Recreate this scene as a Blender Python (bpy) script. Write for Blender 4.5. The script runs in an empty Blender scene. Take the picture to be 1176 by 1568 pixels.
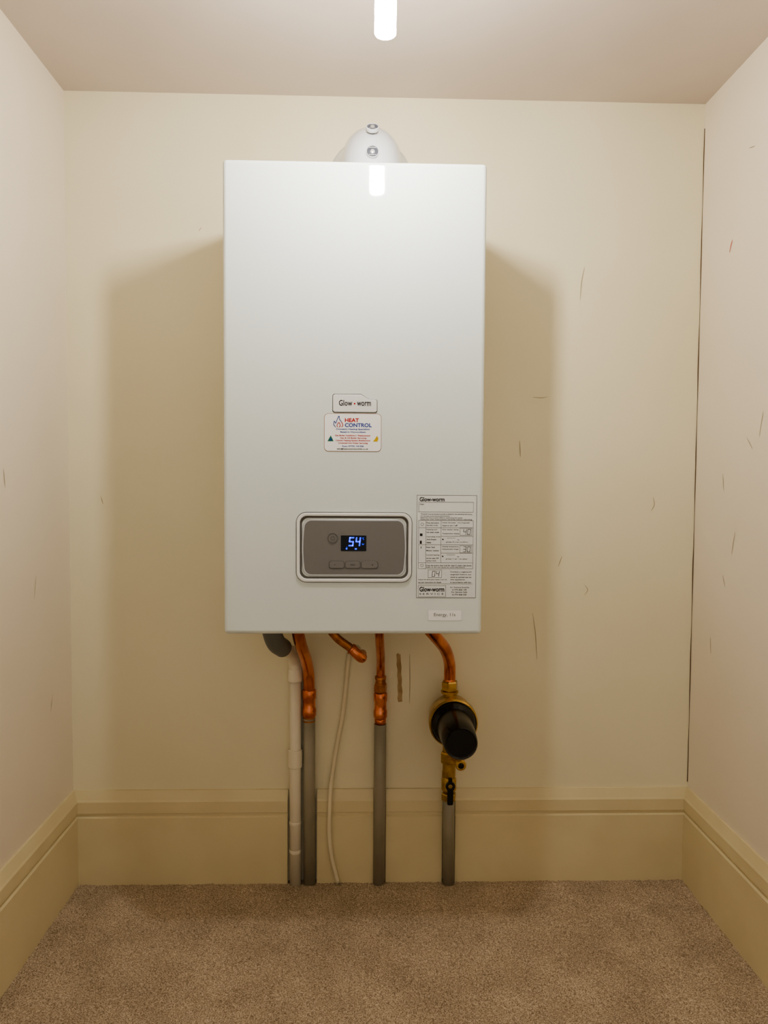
import bpy, bmesh, math, random
import numpy as np
from mathutils import Vector, Matrix
random.seed(4)
XL,XR,H,YF=-0.549,0.641,1.4924,-1.85
FZ=0.007
S=bpy.context.scene
S.view_settings.view_transform='AgX'
S.view_settings.look='AgX - Medium High Contrast'
S.view_settings.exposure=0.82
# ---------------- materials ----------------
def lin(c): return tuple(((v/255)/12.92 if v/255<=.04045 else ((v/255+.055)/1.055)**2.4) for v in c)+(1,)
def mat(name,rgb,rough=.5,metal=0,coat=0,rgb2=None,nscale=6,bump=0,bscale=200,emit=None,es=0,detail=2,spec=.5,bdist=.001):
    m=bpy.data.materials.new(name);m.use_nodes=True
    N=m.node_tree.nodes;Lk=m.node_tree.links;b=N['Principled BSDF']
    b.inputs['Base Color'].default_value=lin(rgb);b.inputs['Roughness'].default_value=rough
    b.inputs['Metallic'].default_value=metal;b.inputs['Coat Weight'].default_value=coat
    b.inputs['Coat Roughness'].default_value=.05
    b.inputs['Specular IOR Level'].default_value=spec
    tc=N.new('ShaderNodeTexCoord')
    n=N.new('ShaderNodeTexNoise');n.inputs['Scale'].default_value=nscale;n.inputs['Detail'].default_value=detail
    Lk.new(tc.outputs['Object'],n.inputs['Vector'])
    r=N.new('ShaderNodeValToRGB');r.color_ramp.elements[0].position=.35;r.color_ramp.elements[1].position=.65
    r.color_ramp.elements[0].color=lin(rgb2 if rgb2 else tuple(v*.985 for v in rgb));r.color_ramp.elements[1].color=lin(rgb)
    Lk.new(n.outputs['Fac'],r.inputs['Fac']);Lk.new(r.outputs['Color'],b.inputs['Base Color'])
    if bump:
        n2=N.new('ShaderNodeTexNoise');n2.inputs['Scale'].default_value=bscale;n2.inputs['Detail'].default_value=2
        Lk.new(tc.outputs['Object'],n2.inputs['Vector'])
        bp=N.new('ShaderNodeBump');bp.inputs['Strength'].default_value=bump;bp.inputs['Distance'].default_value=bdist
        Lk.new(n2.outputs['Fac'],bp.inputs['Height']);Lk.new(bp.outputs['Normal'],b.inputs['Normal'])
    if emit:
        b.inputs['Emission Color'].default_value=lin(emit);b.inputs['Emission Strength'].default_value=es
    return m
M={}
M['wall']=mat('cream_emulsion',(235,227,198),.6,rgb2=(231,222,191),nscale=3,bump=.25,bscale=60)
M['wallr']=mat('cream_emulsion_side',(236,225,206),.6,rgb2=(232,220,199),nscale=3,bump=.25,bscale=60)
M['ceil']=mat('ceiling_paint',(214,202,191),.75,rgb2=(207,194,182),nscale=3,bump=.3,bscale=50)
M['base']=mat('baseboard_gloss',(224,211,173),.38,rgb2=(218,204,165),nscale=8,bump=.15,bscale=60)
M['boiler']=mat('white_enamel',(221,228,224),.6,coat=.9,nscale=2,spec=.1)
M['white']=mat('white_plastic',(228,230,228),.3)
M['seam']=mat('seam_dark',(95,92,86),.6)
M['grey']=mat('panel_grey',(120,118,114),.38,metal=.2)
M['silver']=mat('silver_trim',(200,200,198),.3,metal=.6)
M['dark']=mat('black_glass',(4,5,9),.12,spec=.3)
M['blue']=mat('lcd_blue',(30,70,255),.4,emit=(12,50,255),es=1.2)
M['ink']=mat('ink_dark',(26,24,27),.6)
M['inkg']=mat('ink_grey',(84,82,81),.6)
M['red']=mat('ink_red',(180,8,18),.6)
M['inkb']=mat('ink_blue',(10,50,145),.6)
M['green']=mat('ink_green',(15,105,75),.6)
M['yellow']=mat('ink_yellow',(205,170,10),.6)
M['label']=mat('label_film',(225,229,228),.3)
M['paper']=mat('sticker_paper',(243,245,244),.35)
M['flue']=mat('flue_plastic',(206,209,212),.22,coat=.3)
M['plug']=mat('plug_grey',(78,82,92),.35)
M['copper']=mat('copper',(228,146,102),.24,metal=.95,rgb2=(190,108,70),nscale=30)
M['copper2']=mat('copper_fitting',(234,154,112),.27,metal=.95,rgb2=(200,116,78),nscale=60)
M['bronze']=mat('bronze_fitting',(200,140,94),.34,metal=.95,rgb2=(158,104,66),nscale=60)
M['brass']=mat('brass',(210,180,116),.33,metal=.95,rgb2=(170,140,82),nscale=50,bump=.2,bscale=300)
M['pgrey']=mat('grey_plastic_pipe',(162,155,136),.42,rgb2=(150,143,124),nscale=15)
M['pvc']=mat('white_pvc',(232,223,202),.4)
M['hose']=mat('grey_rubber',(110,111,106),.55)
M['black']=mat('black_plastic',(7,7,7),.22)
M['cable']=mat('painted_cable',(228,217,188),.5)
M['stain']=mat('bare_plaster',(168,142,102),.8,rgb2=(188,162,122),nscale=60)
M['edge']=mat('sticker_edge_shadow',(150,110,80),.6)  # brown tone standing for the thin shadow round the sticker
M['scr']=mat('scuff',(172,156,126),.8)
M['crack']=mat('crack_dark',(100,78,52),.9)
M['redm']=mat('crayon_red',(205,90,80),.8)
M['bulb']=mat('lamp_tube',(255,255,255),.4,emit=(255,251,245),es=320)
def carpet_mat():
    m=bpy.data.materials.new('carpet_pile');m.use_nodes=True
    N=m.node_tree.nodes;L=m.node_tree.links;b=N['Principled BSDF'];b.inputs['Roughness'].default_value=.95
    b.inputs['Specular IOR Level'].default_value=.1
    tc=N.new('ShaderNodeTexCoord')
    def noise(s,d):
        n=N.new('ShaderNodeTexNoise');n.inputs['Scale'].default_value=s;n.inputs['Detail'].default_value=d
        L.new(tc.outputs['Object'],n.inputs['Vector']);return n
    n1=noise(520,2);n2=noise(11,4)
    r=N.new('ShaderNodeValToRGB');e=r.color_ramp.elements
    e[0].position=.34;e[0].color=lin((138,121,100));e[1].position=.66;e[1].color=lin((220,203,180))
    L.new(n1.outputs['Fac'],r.inputs['Fac'])
    r2=N.new('ShaderNodeValToRGB');e=r2.color_ramp.elements
    e[0].position=.35;e[0].color=(.80,.79,.78,1);e[1].position=.65;e[1].color=(.97,.97,.97,1)
    L.new(n2.outputs['Fac'],r2.inputs['Fac'])
    mx=N.new('ShaderNodeMix');mx.data_type='RGBA';mx.blend_type='MULTIPLY';mx.inputs[0].default_value=1
    L.new(r.outputs['Color'],mx.inputs[6]);L.new(r2.outputs['Color'],mx.inputs[7]);L.new(mx.outputs[2],b.inputs['Base Color'])
    return m
M['carpet']=carpet_mat()
# ---------------- helpers ----------------
def obj(name,verts,faces,m,parent=None,smooth=False,bevel=0,seg=3,fixn=True):
    me=bpy.data.meshes.new(name);me.from_pydata([tuple(v) for v in verts],[],faces);me.update()
    if fixn:
        bm=bmesh.new();bm.from_mesh(me);bmesh.ops.recalc_face_normals(bm,faces=bm.faces);bm.to_mesh(me);bm.free()
    o=bpy.data.objects.new(name,me);S.collection.objects.link(o);me.materials.append(M[m])
    if smooth:
        for p in me.polygons:p.use_smooth=True
    if bevel:
        b=o.modifiers.new('b','BEVEL');b.width=bevel;b.segments=seg;b.limit_method='ANGLE';b.angle_limit=.6
        for p in me.polygons:p.use_smooth=True
        w=o.modifiers.new('w','WEIGHTED_NORMAL');w.keep_sharp=False
    if parent:o.parent=parent
    return o
def empty(name,loc=(0,0,0)):
    e=bpy.data.objects.new(name,None);S.collection.objects.link(e);e.empty_display_size=.05;return e
def box(name,x0,x1,y0,y1,z0,z1,m,parent=None,bevel=0,seg=3):
    v=[(x,y,z) for x in(x0,x1) for y in(y0,y1) for z in(z0,z1)]
    f=[(0,1,3,2),(4,6,7,5),(0,4,5,1),(2,3,7,6),(0,2,6,4),(1,5,7,3)]
    return obj(name,v,f,m,parent,bevel=bevel,seg=seg)
def rrect(x0,x1,z0,z1,r,n=6):
    p=[]
    for cx,cz,a in((x1-r,z1-r,0),(x0+r,z1-r,90),(x0+r,z0+r,180),(x1-r,z0+r,270)):
        for i in range(n+1):
            t=math.radians(a+90*i/n);p.append((cx+r*math.cos(t),cz+r*math.sin(t)))
    return p
def prism(name,pts,y0,y1,m,parent=None,bevel=0,seg=2):
    n=len(pts);v=[(x,y0,z) for x,z in pts]+[(x,y1,z) for x,z in pts]
    f=[tuple(range(n)),tuple(range(2*n-1,n-1,-1))]+[(i,(i+1)%n,n+(i+1)%n,n+i) for i in range(n)]
    return obj(name,v,f,m,parent,bevel=bevel,seg=seg)
def ring(name,outer,inner,y0,y1,m,parent=None,bevel=0):
    n=len(outer);v=[(x,y0,z) for x,z in outer]+[(x,y0,z) for x,z in inner]+[(x,y1,z) for x,z in outer]+[(x,y1,z) for x,z in inner]
    f=[]
    for i in range(n):
        j=(i+1)%n
        f+=[(i,j,n+j,n+i),(2*n+i,3*n+i,3*n+j,2*n+j),(i,2*n+i,2*n+j,j),(n+i,n+j,3*n+j,3*n+i)]
    return obj(name,v,f,m,parent,bevel=bevel,seg=2)
def catmull(P,n=8):
    P=[Vector(p) for p in P];Q=[2*P[0]-P[1]]+P+[2*P[-1]-P[-2]];o=[]
    for i in range(1,len(Q)-2):
        a,b,c,d=Q[i-1:i+3]
        for k in range(n):
            t=k/n;o.append(.5*((2*b)+(c-a)*t+(2*a-5*b+4*c-d)*t*t+(3*b-a-3*c+d)*t**3))
    o.append(P[-1]);return o
def tube(name,path,r,m,parent=None,n=8,seg=28,smoothpath=True,cap=True):
    C=catmull(path,n) if smoothpath else [Vector(p) for p in path]
    T=[(C[min(i+1,len(C)-1)]-C[max(i-1,0)]).normalized() for i in range(len(C))]
    u=T[0].orthogonal().normalized();V=[];F=[]
    for i,c in enumerate(C):
        u=(u-T[i]*u.dot(T[i])).normalized();w=T[i].cross(u)
        rr=r(i/(len(C)-1)) if callable(r) else r
        for k in range(seg):
            a=2*math.pi*k/seg;V.append(c+(u*math.cos(a)+w*math.sin(a))*rr)
    for i in range(len(C)-1):
        for k in range(seg):
            F.append((i*seg+k,i*seg+(k+1)%seg,(i+1)*seg+(k+1)%seg,(i+1)*seg+k))
    if cap:
        F.append(tuple(range(seg)));F.append(tuple(range((len(C)-1)*seg,len(C)*seg)))
    o=obj(name,V,F,m,parent,smooth=True)
    for p in o.data.polygons[-2:]:
        if cap:p.use_smooth=False
    return o
def lathe(name,prof,org,axis,m,parent=None,seg=40,sharp=True):
    A=Vector(axis).normalized();u=A.orthogonal().normalized();w=A.cross(u);O=Vector(org);V=[];F=[]
    for r,t in prof:
        for k in range(seg):
            a=2*math.pi*(k+.5)/seg;V.append(O+A*t+(u*math.cos(a)+w*math.sin(a))*max(r,1e-5))
    for i in range(len(prof)-1):
        for k in range(seg):
            F.append((i*seg+k,i*seg+(k+1)%seg,(i+1)*seg+(k+1)%seg,(i+1)*seg+k))
    F.append(tuple(range(seg)));F.append(tuple(range((len(prof)-1)*seg,len(prof)*seg)))
    o=obj(name,V,F,m,parent,smooth=seg>12)
    if seg>12:
        es=o.modifiers.new('es','EDGE_SPLIT');es.split_angle=math.radians(35)
    return o
def hexnut(name,org,axis,r,h,m,parent):
    return lathe(name,[(r*.9,0),(r,h*.12),(r,h*.88),(r*.9,h)],org,axis,m,parent,seg=6)
def text(s,x0,x1,z0,z1,y,m,parent,bold=0,name=None,keep=False):
    c=bpy.data.curves.new('t','FONT');c.body=s;c.size=1;c.offset=bold;c.resolution_u=3
    t=bpy.data.objects.new('t',c);S.collection.objects.link(t)
    dg=bpy.context.evaluated_depsgraph_get();me=bpy.data.meshes.new_from_object(t.evaluated_get(dg))
    bpy.data.objects.remove(t);bpy.data.curves.remove(c)
    co=np.array([v.co[:] for v in me.vertices])
    a=co.min(0);b=co.max(0)
    for v in me.vertices:
        v.co=(x0+(v.co.x-a[0])/(b[0]-a[0])*(x1-x0),y,z0+(v.co.y-a[1])/(b[1]-a[1])*(z1-z0))
    o=bpy.data.objects.new(name or 'print_text',me);S.collection.objects.link(o);me.materials.clear();me.materials.append(M[m]);o.parent=parent
    return o
def quads(name,rects,y,m,parent):
    V=[];F=[]
    for x0,x1,z0,z1 in rects:
        i=len(V);V+=[(x0,y,z0),(x1,y,z0),(x1,y,z1),(x0,y,z1)];F.append((i,i+1,i+2,i+3))
    return obj(name,V,F,m,parent,fixn=False)
# ---------------- room ----------------
T=.06
wb=box('wall_back',XL-T,XR+T,0,T,-.05,H+T,'wall')
wl=box('wall_left',XL-T,XL,YF,0,-.05,H,'wallr')
wr=box('wall_right',XR,XR+T,YF,0,-.05,H,'wallr')
# unseen front wall of the cupboard; doorway opening added to let fill light in
dx0,dx1,dz=-.46,.56,1.44
V=[(x,y,z) for y in(YF-T,YF) for x,z in((XL-T,-.05),(dx0,-.05),(dx0,dz),(dx1,dz),(dx1,-.05),(XR+T,-.05),(XR+T,H+T),(XL-T,H+T))]
Fc=[(0,1,2,7),(7,2,3,6),(3,4,5,6)]
Fs=[f for f in Fc]+[tuple(8+i for i in f[::-1]) for f in Fc]+[(i,(i+1)%8,8+(i+1)%8,8+i) for i in range(8)]
wf=obj('wall_front',V,Fs,'wall')
ce=box('ceiling',XL,XR,YF,0,H,H+T,'ceil')
nx,ny=600,900
xs=np.linspace(XL,XR,nx);ys=np.linspace(YF,0,ny)
rng=np.random.default_rng(3)
h=rng.random((ny,nx));h=(h+np.roll(h,1,0)+np.roll(h,1,1)+np.roll(h,(1,1),(0,1)))/4
h2=rng.random((ny//12+2,nx//12+2))
yi=np.arange(ny)/12;xi=np.arange(nx)/12
y0=yi.astype(int);x0=xi.astype(int);fy=(yi-y0)[:,None];fx=(xi-x0)[None,:]
fy=fy*fy*(3-2*fy);fx=fx*fx*(3-2*fx)
lo=(h2[y0][:,x0]*(1-fy)*(1-fx)+h2[y0+1][:,x0]*fy*(1-fx)+h2[y0][:,x0+1]*(1-fy)*fx+h2[y0+1][:,x0+1]*fy*fx)
z=FZ+(h-.5)*.0035+(lo-.5)*.0025
X,Y=np.meshgrid(xs,ys)
co=np.stack([X,Y,z],-1).reshape(-1,3)
idx=np.arange(nx*ny).reshape(ny,nx)
q=np.stack([idx[:-1,:-1],idx[:-1,1:],idx[1:,1:],idx[1:,:-1]],-1).reshape(-1,4)
me=bpy.data.meshes.new('floor');me.vertices.add(len(co));me.vertices.foreach_set('co',co.ravel())
me.loops.add(q.size);me.loops.foreach_set('vertex_index',q.ravel().astype(np.int32))
me.polygons.add(len(q));me.polygons.foreach_set('loop_start',(np.arange(len(q))*4).astype(np.int32))
me.polygons.foreach_set('loop_total',np.full(len(q),4,dtype=np.int32))
me.update(calc_edges=True);me.validate()
me.polygons.foreach_set('use_smooth',np.ones(len(me.polygons),dtype=bool))
me.materials.append(M['carpet'])
fl=bpy.data.objects.new('floor',me);S.collection.objects.link(fl)
PR=[(0,.188),(.004,.188),(.010,.172),(.012,.168),(.012,.1465),(.0085,.1445),(.0085,.1395),(.012,.137),(.012,-.0)]
def basestrip(name,segs,kind):
    V=[];F=[];n=len(PR)
    for a,b,ma,mb in segs:
        i=len(V)
        for e,mi in((a,ma),(b,mb)):
            for t,zz in PR:
                s=e+mi*t
                V.append({'back':(s,-t,zz),'left':(XL+t,s,zz),'right':(XR-t,s,zz)}[kind])
        for k in range(n-1):F.append((i+k,i+k+1,i+n+k+1,i+n+k))
        for off in(0,n):
            e=(a,b)[off//n]
            V.append({'back':(e,0,0),'left':(XL,e,0),'right':(XR,e,0)}[kind])
        F.append(tuple(range(i,i+n))+(i+2*n,));F.append(tuple(range(i+n,i+2*n))+(i+2*n+1,))
    return obj(name,V,F,'base')
basestrip('baseboard_back',[(XL,-.139,1,0),(-.083,.0255,0,0),(.0495,.1585,0,0),(.1835,XR,0,-1)],'back')
basestrip('baseboard_left',[(YF,0,0,-1)],'left')
basestrip('baseboard_right',[(YF,0,0,-1)],'right')
def ribbon(name,pts,w,m,parent,plane='back'):
    P=catmull([(a,0,b) for a,b in pts],6);V=[];F=[]
    for i,p in enumerate(P):
        t=(P[min(i+1,len(P)-1)]-P[max(i-1,0)]).normalized();nrm=Vector((-t.z,0,t.x));k=w*(.35+.65*math.sin(math.pi*i/(len(P)-1)))/2
        for s in(-1,1):
            q=p+nrm*k*s
            V.append((q.x,-.0006,q.z) if plane=='back' else ((XR-.0006,q.x,q.z) if plane=='right' else (XL+.0006,q.x,q.z)))
    F=[(2*i,2*i+1,2*i+3,2*i+2) for i in range(len(P)-1)]
    return obj(name,V,F,m,parent,fixn=False)
for pts in ([(.418,1.187),(.413,1.16),(.411,1.126)],[(.559,.755),(.562,.74),(.556,.728)],[(.33,.53),(.336,.49),(.34,.44)],[(.43,.585),(.436,.575),(.43,.565)],
            [(.323,.943),(.34,.942),(.352,.944)],[(-.30,1.25),(-.305,1.243)],[(.30,.86),(.302,.83)],[(.385,.64),(.378,.62)],[(-.49,.75),(-.486,.735)],[(.0935,.45),(.0945,.40),(.094,.355)]):
    ribbon('scuff_mark',pts,.0013,'scr',wb)
st=[(.070,.449),(.0725,.452),(.078,.449),(.0785,.438),(.080,.425),(.0795,.412),(.081,.402),(.0805,.39),(.0825,.378),(.0815,.366),(.082,.358),(.0745,.357),(.0725,.364),(.074,.373),(.0725,.386),(.0735,.396),(.0718,.408),(.0725,.42),(.0705,.43),(.071,.44)]
obj('bare_plaster_patch',[(a-.002,-.0008,b) for a,b in st],[tuple(range(len(st)))],'stain',wb,fixn=False)
ribbon('crayon_mark',[(-.122,1.205),(-.117,1.198),(-.112,1.186)],.0025,'redm',wr,'right')
for pts in([(-.11,.80),(-.115,.77)],[(-.19,.86),(-.21,.84)],[(-.12,.62),(-.13,.60)],[(-.24,.9),(-.23,.86)],[(-.17,1.34),(-.19,1.335)],[(-.16,.70),(-.15,.66)],[(-.08,.50),(-.083,.47)]):
    ribbon('scuff_mark',pts,.0014,'scr',wr,'right')
for pts in([(-.15,.62),(-.16,.58)],[(-.26,.80),(-.255,.77)],[(-.09,.40),(-.10,.37)]):
    ribbon('scuff_mark',pts,.0012,'scr',wl,'left')
cp=[(XR-.0004-.0006*random.random(),-.0008,H-.045-i*.0255) for i in range(50)]
tube('corner_crack',cp,lambda t:.0006+.0003*math.sin(40*t),'crack',wr,n=3,seg=6)
# ---------------- boiler ----------------
B=empty('wall_mounted_boiler')
bx0,bx1,bz0,bz1,by=-.2066,.1834,.552,1.2547,-.30
box('chassis',bx0+.002,bx1-.002,-.062,-.001,bz0+.002,bz1-.002,'boiler',B,bevel=.003)
box('seam',bx0+.004,bx1-.004,-.065,-.060,bz0+.004,bz1-.004,'seam',B)
fr=box('front_casing',bx0,bx1,by,-.065,bz0,bz1,'boiler',B,bevel=.0065,seg=5)
yf=by
def gz(p): return .913-(p-604)*.000966
def gx(p): return -.0435+(p-510)*.000976
pts=[(510,606),(512,604),(553,604),(559,608),(564,611),(575,611.5),(577,613.5),(577,629),(575,631),(512,631),(510,629)]
badge=[(gx(a),gz(b)) for a,b in pts]
cxm,czm=-.0105,.9
prism('badge_recess_edge',[(cxm+(a-cxm)*1.025,czm+(b-czm)*1.07) for a,b in badge],yf-.0004,yf+.001,'inkg',B)
prism('badge',badge,yf-.0016,yf+.001,'white',B,bevel=.0008)
text('Glow',gx(519),gx(539.5),gz(621.5),gz(612.5),yf-.0018,'ink',B,bold=.02)
lathe('badge_dot',[(.0013,0),(.0013,.0003)],(gx(543),yf-.0015,gz(618)),(0,-1,0),'red',B,seg=16)
text('worm',gx(546.5),gx(568),gz(621.5),gz(615),yf-.0018,'ink',B,bold=.02)
prism('sticker_shadow_border',rrect(-.0567,.0290,.8280,.8850,.0065),yf-.0003,yf+.0008,'edge',B)  # slightly larger brown plate, paints a thin shadow line round the sticker
prism('sticker',rrect(-.0560,.0283,.8288,.8843,.006),yf-.0007,yf+.0008,'paper',B)
ys_=yf-.0009
def sz(p): return .8849-(p-633)*.000966
def sx(p): return -.056+(p-497)*.000977
text('HEAT',sx(528),sx(549.5),sz(646.3),sz(640.2),ys_,'red',B,bold=.035)
text('CONTROL',sx(528),sx(569),sz(654),sz(647.8),ys_,'inkb',B,bold=.03)
def flame(pts,m):
    P=catmull([(sx(a),ys_,sz(b)) for a,b in pts],6)
    tube('flame_logo',P,.0005,m,B,smoothpath=False,seg=6)
flame([(514,654),(511,650),(512,645),(514,648),(516,643),(519,637),(520,642),(523,646)],'inkb')
flame([(523,646),(525,651),(523,654)],'red')
flame([(517,654),(516,651),(519,647),(521,652),(519,654)],'red')
for s,a,b,p,m in(('Domestic Heating Specialists',515,566,657.5,'inkb'),('Based in Wymondham',521,560,662,'inkb'),('Gas Boiler Installation / Replacement',513,567,667.3,'red'),
    ('Gas & Oil Boiler Servicing',521,561,671.2,'red'),('Central Heating System Breakdowns',514,567,675,'red'),('Unvented Hot Water Servicing',518,563,679,'red'),
    ('Ryan: 07703 194 056',524,557,683.8,'inkb'),('info@heatcontrolnorfolk.co.uk',516,564,688,'ink')):
    text(s,sx(a),sx(b),sz(p+1.3),sz(p-1.6),ys_,m,B,bold=.03)
prism('gas_logo',[(sx(501.5),sz(676)),(sx(511),sz(676)),(sx(506.5),sz(667))],ys_,yf,'green',B)
prism('gas_logo_inner',[(sx(504.5),sz(674.5)),(sx(508.5),sz(674.5)),(sx(506.5),sz(670.5))],ys_-.0002,yf,'inkb',B)
prism('oil_logo',[(sx(571),sz(676)),(sx(578),sz(676)),(sx(579.5),sz(671)),(sx(577),sz(667)),(sx(574.5),sz(671.5))],ys_,yf,'yellow',B)
O=rrect(-.0975,.0755,.632,.7365,.015,8)
I=rrect(-.0925,.0705,.637,.7315,.011,8)
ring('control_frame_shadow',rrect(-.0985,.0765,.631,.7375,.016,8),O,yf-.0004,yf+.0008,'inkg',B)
ring('control_frame',O,I,yf-.0035,yf+.001,'white',B,bevel=.0012)
ring('control_groove',I,rrect(-.0895,.0675,.640,.7285,.010,8),yf-.0005,yf+.0005,'seam',B)
def densify(P,mx=.004):
    o=[]
    for i in range(len(P)):
        a=P[i];b=P[(i+1)%len(P)];L=math.dist(a,b);k=max(1,int(L/mx))
        for j in range(k):o.append((a[0]+(b[0]-a[0])*j/k,a[1]+(b[1]-a[1])*j/k))
    return o
def bowp(x0,x1,z0,z1,r,bow):
    out=[]
    for a,b in densify(rrect(x0,x1,z0,z1,r,8)):
        t=(b-(z0+z1)/2)/((z1-z0)/2);s=max(-1,min(1,(a-(x0+x1)/2)/((x1-x0)/2)*1.15))
        out.append((a+s*bow*(1-t*t),b))
    return out
prism('control_trim',bowp(-.0862,.0642,.6415,.7270,.010,.0035),yf-.0022,yf,'silver',B,bevel=.0008)
prism('control_fascia',bowp(-.0840,.0620,.6437,.7248,.009,.0033),yf-.0030,yf,'grey',B,bevel=.0006)
yp=yf-.0031
prism('display_glass',rrect(-.031,.0072,.679,.7025,.0008,2),yp-.0003,yp+.001,'dark',B)
yd=yp-.0005
def seg7(d,x,z,w,hh,t,m,y,par):
    on={'0':'abcdef','1':'bc','2':'abged','3':'abgcd','4':'fgbc','5':'afgcd'}[d];g=t*.15
    h2=hh/2
    R={'a':(x+g,x+w-g,z+hh-t,z+hh),'d':(x+g,x+w-g,z,z+t),'g':(x+g,x+w-g,z+h2-t/2,z+h2+t/2),
       'f':(x,x+t,z+h2+g,z+hh-g),'b':(x+w-t,x+w,z+h2+g,z+hh-g),'e':(x,x+t,z+g,z+h2-g),'c':(x+w-t,x+w,z+g,z+h2-g)}
    V=[];F=[]
    for s in on:
        a,b,c,e=R[s];i=len(V)
        for px,pz in((a,c),(b,c),(b,e),(a,e)):V.append((px+(pz-z)*.12,y,pz))
        F.append((i,i+1,i+2,i+3))
    obj('digit_'+d,V,F,m,par,fixn=False)
seg7('5',-.0200,.6862,.0078,.0140,.0021,'blue',yd,B)
seg7('4',-.0100,.6862,.0078,.0140,.0021,'blue',yd,B)
text('°C',.0010,.0038,.6960,.6995,yd,'blue',B)
text('bar',.0008,.0040,.6885,.6910,yd,'blue',B)
quads('display_icons',[(-.0235,-.0212,.6815,.6838),(-.0100,-.0070,.6812,.6835),(-.0222,-.0216,.6845,.6855)],yd,'blue',B)
lathe('power_button',[(.0072,0),(.0072,.0008),(.0062,.0010),(.006,.0005),(.0001,.0006)],(-.0432,yp,.6985),(0,-1,0),'grey',B,seg=32)
def circ(cx,cz,r,n=24): return [(cx+r*math.cos(a/n*6.2832),cz+r*math.sin(a/n*6.2832)) for a in range(n)]
ring('power_icon',circ(-.0432,.6985,.0032),circ(-.0432,.6985,.0026),yp-.0012,yp-.0005,'seam',B)
ring('power_ring',circ(-.0432,.6985,.0075),circ(-.0432,.6985,.0068),yp-.0012,yp,'seam',B)
for (a,b,l) in((-.0490,-.0252,'-'),(-.0246,-.0012,'menu'),(-.0004,.0252,'+')):
    ring('button_edge',rrect(a,b,.6522,.6642,.004),rrect(a+.0007,b-.0007,.6529,.6635,.0035),yp-.0004,yp+.0005,'seam',B)
    prism('button',rrect(a+.0008,b-.0008,.653,.6634,.0035),yp-.0009,yp,'grey',B,bevel=.0004)
    c=(a+b)/2
    if l=='menu': text('menu',c-.0035,c+.0035,.6572,.6592,yp-.0011,'ink',B)
    elif l=='-': quads('minus',[(c-.004,c-.0015,.658,.6585)],yp-.0011,'ink',B)
    else: quads('plus',[(c+.003,c+.0055,.658,.6585),(c+.004,c+.0045,.657,.6595)],yp-.0011,'ink',B)
# instruction label (90 x 156 mm)
def lx(p): return .083+(p-638)*.000995
def lz(p): return .764-(p-758)*.000987
prism('instruction_label',rrect(.083,.1738,.608,.764,.0008,2),yf-.0003,yf+.0008,'label',B)
yl=yf-.0005
R=[]
def hl(a,b,p,w=.00045):R.append((lx(a),lx(b),lz(p)-w/2,lz(p)+w/2))
def vl(p,a,b,w=.00045):R.append((lx(p)-w/2,lx(p)+w/2,lz(b),lz(a)))
def rc(a,b,c,d,w=.00045):hl(a,b,c,w);hl(a,b,d,w);vl(a,c,d,w);vl(b,c,d,w)
rc(638.3,728.9,758.3,915.7,.0006)
rc(641,724,769,784);rc(641,724,797,871)
vl(652,797,871);vl(675,797,862)
for p in(808,834,862):hl(641,724,p)
hl(675,724,821);hl(675,724,847)
rc(704,722,808.5,819.5);rc(704,722,835.5,846.5)
rc(656,676.5,873,885);rc(641,683,897,914.5);hl(641,724,894.5)
quads('label_lines',R,yl,'inkg',B)
text('Glow-worm',lx(642),lx(680),lz(768),lz(761.3),yl,'ink',B,bold=.03)
text('Glow-worm',lx(643),lx(681),lz(906.5),lz(899),yl,'ink',B,bold=.03)
text('S E R V I C E',lx(643),lx(680),lz(911.5),lz(908.5),yl,'ink',B)
for dd,px_,pz_ in(('4',708.5,818.5),('0',714.8,818.5),('3',708.5,845.3),('0',714.8,845.3),('0',661.5,883.3),('4',667.8,883.3)):
    seg7(dd,lx(px_),lz(pz_),.0047,.0085,.0007,'ink',yl,B)
for s,a,b,p in(('Notes:',642.5,649,772),('The boiler must be serviced annually as detailed in the operating instructions',644,722,787.3),('for the best performance and economy',644,688,790.3),
  ('Read the instructions before operating the boiler',644,708,793),('Read the user instructions carefully before adjusting',644,722,795.6),
  ('Press the button',653,672,800.5),('Power the boiler   3-5 s long hold',677,718,800.5),('Standby mode',653,670,804.5),('heat is on / off',677,700,804.5),
  ('Heating and',653,669,811),('hot water mode',653,672,815),('Operating mode',653,674,822),('Anti-freeze',653,668,826),('menu',653,660,831),
  ('Hot water temp',677,702,811),('Temperature display',677,703,817),('press 2 s to confirm',683,716,830),
  ('Reset / fault',653,666,838),('Heating temperature',677,702,837),('Adjustment range',677,702,841),('Minimum / maximum',653,672,843),
  ('Central heating',653,673,850),('and hot water OFF',653,672,855),('ignition fault',653,668,859),('press + or - to alter',683,716,856),
  ('Press the button then hold for reset if a fault code shows',653,722,866),('Refer to the user guide for more information',653,712,869),
  ('If pressure is low refill the system to between 1.0 and 1.5 bar',641,685,888),('see user instructions for details',641,676,892),
  ('Contact a registered',690,722,876),('engineer before any',690,722,880),('work is carried out on',690,722,884),('this appliance',690,712,888),('in accordance with law',690,722,892),
  ('For Technical Enquiries',690,719,900),('01773 828 100',693,715,903.5),('For Service Calls',692,716,907),('01773 828 300',693,715,911)):
    text(s,lx(a),lx(b),lz(p+1.2),lz(p-1.0),yl,'ink',B,bold=.015)
quads('label_icons',[(lx(643),lx(647),lz(821),lz(817)),(lx(644.5),lx(645.5),lz(840),lz(837)),(lx(643),lx(646),lz(833),lz(828))],yl,'ink',B)
for zc in(803,866):
    ring('label_power_icon',circ(lx(646.5),lz(zc),.0023,16),circ(lx(646.5),lz(zc),.0019,16),yl,yl+.0002,'ink',B)
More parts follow.
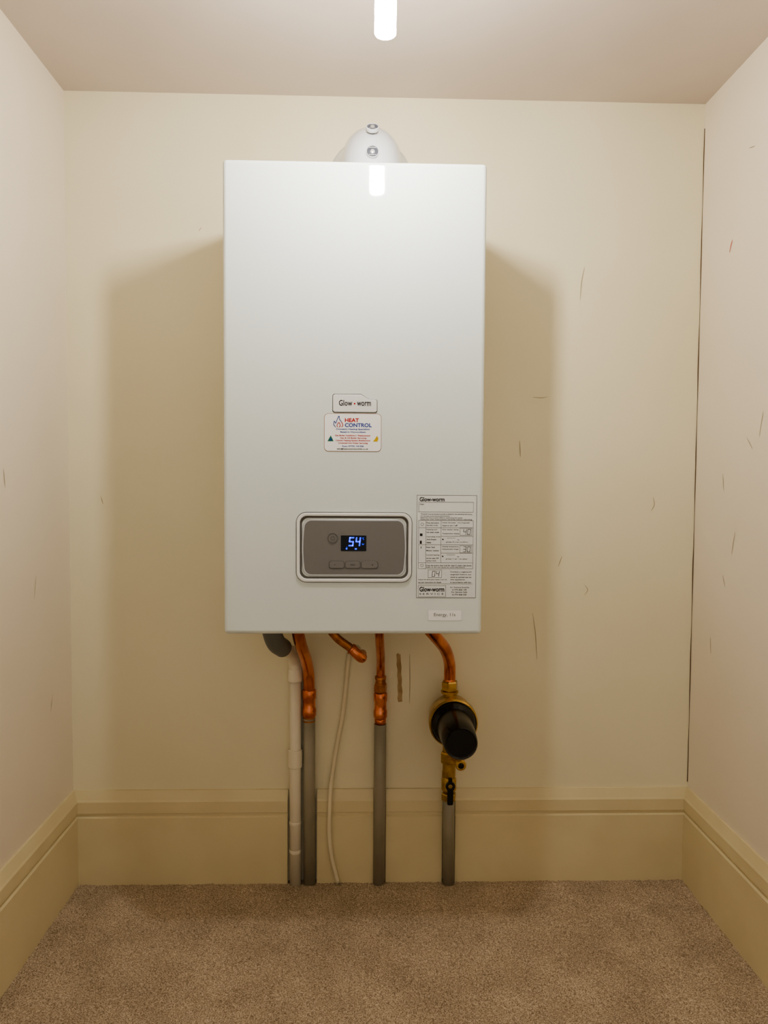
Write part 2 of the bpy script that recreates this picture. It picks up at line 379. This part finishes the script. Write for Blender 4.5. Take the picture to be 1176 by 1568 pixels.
for zc in(826,852):
    R2=[(lx(677),lx(679),lz(zc)-.001,lz(zc)+.001),(lx(684),lx(697),lz(zc-2),lz(zc-2)+.0004),(lx(700),lx(703),lz(zc)-.001,lz(zc)-.0004)]
    quads('label_arrows',R2,yl,'ink',B)
prism('name_label_edge',rrect(.1012,.1528,.5732,.5896,.001,2),yf-.0002,yf+.0005,'silver',B)
prism('name_label',rrect(.1017,.1523,.5737,.5891,.001,2),yf-.0006,yf+.0005,'paper',B)
text('Energy, 11s',.1105,.1430,.5785,.5848,yf-.0008,'inkg',B)
# ---------------- flue ----------------
Fl=empty('flue_elbow')
ER,EZ,EB=.0495,1.286,.049
EY=-.15+EB
path=[(.014,-.15,1.2552),(.014,-.15,1.27)]+[(.014,EY-EB*math.cos(math.radians(a)),EZ+EB*math.sin(math.radians(a))) for a in range(0,91,6)]+[(.014,-.05,EZ+EB),(.014,-.001,EZ+EB)]
tube('elbow',path,ER,'flue',Fl,smoothpath=False,seg=56)
lathe('base_collar',[(.0512,0),(.0512,.008),(.0495,.010)],(.014,-.15,1.2552),(0,0,1),'flue',Fl)
lathe('wall_collar',[(.078,0),(.077,.004),(.070,.012),(.060,.030),(.054,.042),(.0495,.044)],(.013,-.0005,1.34),(0,-1,0),'flue',Fl,seg=56)
for th in(7,36):
    t=math.radians(th);n=Vector((0,-math.cos(t),math.sin(t)));c=Vector((.0145,EY,EZ+.012))+n*(EB+ER-.003)
    lathe('plug_boss',[(.0102,0),(.0102,.005),(.0092,.0060),(.0088,.0045)],c,n,'flue',Fl,seg=32)
    lathe('plug_cap',[(.0088,0),(.0088,.0048),(.0040,.0052),(.0034,.0035)],c,n,'plug',Fl,seg=32)
    lathe('plug_screw',[(.0034,0),(.0034,.0062),(.0026,.0066)],c,n,'silver',Fl,seg=20)
    s=Vector((1,0,0));w=n.cross(s);
    for sg in(-1,1):
        p=c+n*.0050+w*.0052*sg
        obj('plug_rib',[p+s*.006+n*.001,p-s*.006+n*.001,p-s*.006+w*sg*.0012+n*.001,p+s*.006+w*sg*.0012+n*.001],[(0,1,2,3)],'silver',Fl)
# ---------------- pipes ----------------
PY=-.0135
def coupling(name,x,y,z0,z1,r,m,par):
    hh=z1-z0
    lathe(name,[(r*.9,0),(r,hh*.04),(r,hh*.30),(r*.90,hh*.34),(r*.90,hh*.64),(r,hh*.68),(r,hh*.96),(r*.9,hh)],(x,y,z0),(0,0,1),m,par)
D=empty('condensate_drain_pipe')
tube('rubber_elbow',[(-.152,-.165,.5515),(-.151,-.163,.53),(-.146,-.145,.505),(-.138,-.112,.488)],.0165,'hose',D)
tube('swept_elbow',[(-.1385,-.114,.489),(-.134,-.085,.478),(-.128,-.045,.463),(-.1245,-.020,.445),(-.124,PY-.001,.425)],.0125,'pvc',D)
tube('plastic_pipe',[(-.124,PY,.425),(-.124,PY,.20),(-.1235,PY,.008)],.0110,'pvc',D,smoothpath=False)
lathe('top_collar',[(.0125,0),(.0138,.001),(.0138,.022),(.0125,.024)],(-.124,PY-.001,.402),(0,0,1),'pvc',D)
lathe('coupler',[(.0125,0),(.0136,.001),(.0136,.033),(.0125,.034)],(-.124,PY,.236),(0,0,1),'pvc',D)
for zz in(.128,.073):lathe('joint',[(.0112,0),(.0117,.001),(.0117,.006),(.0112,.007)],(-.124,PY,zz-.004),(0,0,1),'pvc',D)
c1=empty('copper_heating_pipe')
tube('copper_bend',[(-.1095,-.155,.5515),(-.109,-.150,.53),(-.106,-.115,.495),(-.101,-.060,.455),(-.0985,-.025,.42),(-.098,PY-.001,.385)],.0108,'copper',c1)
coupling('copper_fitting',-.098,PY-.001,.334,.386,.0131,'copper2',c1)
tube('pipe_lower',[(-.098,PY,.335),(-.0975,PY,.2),(-.0970,PY,.008)],.0112,'pgrey',c1,smoothpath=False)
coupling('copper_sleeve',-.098,PY,.324,.334,.0117,'bronze',c1)
c2=empty('copper_heating_pipe.001')
tube('copper_bend',[(.0305,-.155,.5515),(.031,-.145,.53),(.0335,-.105,.495),(.0365,-.050,.455),(.0375,-.02,.43),(.0375,PY-.001,.40)],.0080,'copper',c2)
hexnut('compression_nut',(.0375,PY-.003,.381),(0,0,1),.0125,.016,'bronze',c2)
coupling('bronze_reducer',.0375,PY-.002,.393,.412,.0108,'bronze',c2)
coupling('copper_fitting',.0375,PY-.001,.331,.380,.0128,'copper2',c2)
tube('copper_stub',[(.0375,PY,.331),(.0375,PY,.318)],.0108,'copper',c2,smoothpath=False)
tube('pipe_lower',[(.0375,PY,.319),(.0375,PY,.2),(.0370,PY,.008)],.0115,'pgrey',c2,smoothpath=False)
c3=empty('relief_discharge_pipe')
tube('copper_bend',[(-.060,-.165,.5515),(-.055,-.163,.535),(-.040,-.158,.515),(-.022,-.152,.500),(-.012,-.150,.492)],.0072,'bronze',c3)
tube('elbow_fitting',[(-.016,-.150,.496),(-.006,-.149,.485),(.0005,-.143,.478),(.002,-.130,.476)],.0088,'copper2',c3)
lathe('elbow_collar',[(.0085,0),(.0098,.001),(.0098,.003),(.0085,.004)],(-.018,-.1505,.4965),(.8,0,-.6),'copper2',c3)
tube('pipe_end',[(.002,-.132,.476),(.0025,-.108,.477)],.0075,'copper',c3,smoothpath=False)
tube('hose_tail',[(.002,-.11,.477),(-.004,-.07,.478),(-.012,-.03,.472),(-.02,-.006,.455)],.003,'cable',c3)
cb=empty('electric_cable')
tube('flex',[(-.023,-.0045,.452),(-.025,-.0045,.43),(-.034,-.0045,.338),(-.046,-.0045,.27),(-.055,-.006,.210),(-.057,-.012,.190),(-.058,-.0165,.165),(-.059,-.0165,.107),(-.054,-.0165,.06),(-.042,-.0165,.010)],.004,'cable',cb)
c5=empty('copper_gas_pipe')
GY=-.032
tube('copper_bend',[(.110,-.160,.5515),(.113,-.155,.535),(.130,-.13,.512),(.152,-.085,.480),(.165,-.045,.445),(.1675,GY,.415),(.1675,GY,.405)],.0108,'copper',c5)
hexnut('upper_nut',(.1675,GY,.388),(0,0,1),.0155,.019,'brass',c5)
lathe('upper_neck',[(.012,0),(.012,.022)],(.1675,GY,.368),(0,0,1),'brass',c5)
lathe('upper_lip',[(.0165,0),(.0165,.004)],(.1675,GY,.384),(0,0,1),'brass',c5)
lathe('filter_body',[(.020,.012),(.033,.018),(.041,.040),(.0445,.072),(.0445,.086),(.042,.089),(.0405,.084),(.036,.084)],(.1690,0,.343),(0,-1,0),'brass',c5,seg=56)
lathe('filter_cap',[(.0400,.080),(.0400,.091),(.0385,.095),(.0360,.098),(.0325,.102),(.0310,.150),(.0285,.188),(.0265,.191),(.024,.189)],(.1690,0,.343),(0,-1,0),'black',c5,seg=48)
lathe('lower_neck',[(.0125,0),(.0125,.080)],(.168,GY,.228),(0,0,1),'brass',c5)
hexnut('lower_nut',(.168,GY,.250),(0,0,1),.0165,.022,'brass',c5)
lathe('test_point_arm',[(.0065,0),(.0065,.022)],(.166,GY-.006,.2605),(1,0,0),'brass',c5,seg=20)
lathe('test_point',[(.0085,-.012),(.0085,.026),(.010,.027),(.010,.036),(.0085,.038),(.0055,.038),(.0045,.034)],(.185,GY-.006,.2605),(0,-1,0),'brass',c5,seg=28)
lathe('test_point_plug',[(.0045,.030),(.0045,.0375),(.003,.039)],(.185,GY-.006,.2605),(0,-1,0),'black',c5,seg=20)
hexnut('valve_top_nut',(.168,GY,.222),(0,0,1),.0140,.016,'brass',c5)
lathe('valve_body',[(.011,0),(.014,.004),(.014,.024),(.011,.030)],(.168,GY,.195),(0,0,1),'brass',c5)
hexnut('valve_bottom_nut',(.168,GY,.178),(0,0,1),.0145,.014,'brass',c5)
ly=GY-.022
lathe('lever_stem',[(.005,0),(.005,.012)],(.168,GY-.012,.214),(0,-1,0),'brass',c5,seg=20)
ring('lever_ring',circ(.168,.214,.0090,28),circ(.168,.214,.0040,28),ly-.004,ly+.001,'black',c5,bevel=.0008)
lathe('lever_screw',[(.0036,0),(.0036,.002)],(.168,ly+.001,.214),(0,-1,0),'silver',c5,seg=20)
prism('lever_handle',rrect(.1625,.1735,.178,.208,.003),ly-.003,ly+.001,'black',c5,bevel=.0008)
prism('lever_tip',rrect(.1645,.1715,.220,.230,.002),ly-.003,ly+.001,'black',c5,bevel=.0008)
tube('pipe_lower',[(.1685,GY+.006,.184),(.170,-.020,.12),(.171,-.016,.008)],.0112,'pgrey',c5,smoothpath=False)
# ---------------- light ----------------
Lp=empty('ceiling_light')
bxc,byc,b0,b1=.0245,-.5425,1.298,1.360
prof=[(.0105,0),(.012,.001),(.0125,.003),(.0125,b1-b0)]
lathe('lamp_tube',prof,(bxc,byc,b0),(0,0,1),'bulb',Lp,seg=16)
lathe('lamp_holder',[(.0135,0),(.019,.004),(.021,.03),(.021,.06),(.030,.09),(.045,H-b1-.0005)],(bxc,byc,b1),(0,0,1),'white',Lp)
# ---------------- world + camera ----------------
w=bpy.data.worlds.new('w');S.world=w;w.use_nodes=True
w.node_tree.nodes['Background'].inputs[0].default_value=(1,.95,.89,1);w.node_tree.nodes['Background'].inputs[1].default_value=.38  # warm background added as fill through the front opening
yaw,pit,rol,cz,d,f=0.02959,0.04847,0.00642,0.79299,1.43549,1157.257
F=Vector((math.sin(yaw)*math.cos(pit),math.cos(yaw)*math.cos(pit),-math.sin(pit)))
r0=Vector((math.cos(yaw),-math.sin(yaw),0));u0=r0.cross(F)
r=math.cos(rol)*r0+math.sin(rol)*u0;u=-math.sin(rol)*r0+math.cos(rol)*u0
cd=bpy.data.cameras.new('camera');cam=bpy.data.objects.new('camera',cd);S.collection.objects.link(cam)
m=Matrix((( r.x,u.x,-F.x,0),(r.y,u.y,-F.y,-d),(r.z,u.z,-F.z,cz),(0,0,0,1)))
cam.matrix_world=m
cd.sensor_fit='VERTICAL';cd.sensor_height=36;cd.lens=f/1568*36;cd.clip_start=.01
S.camera=cam
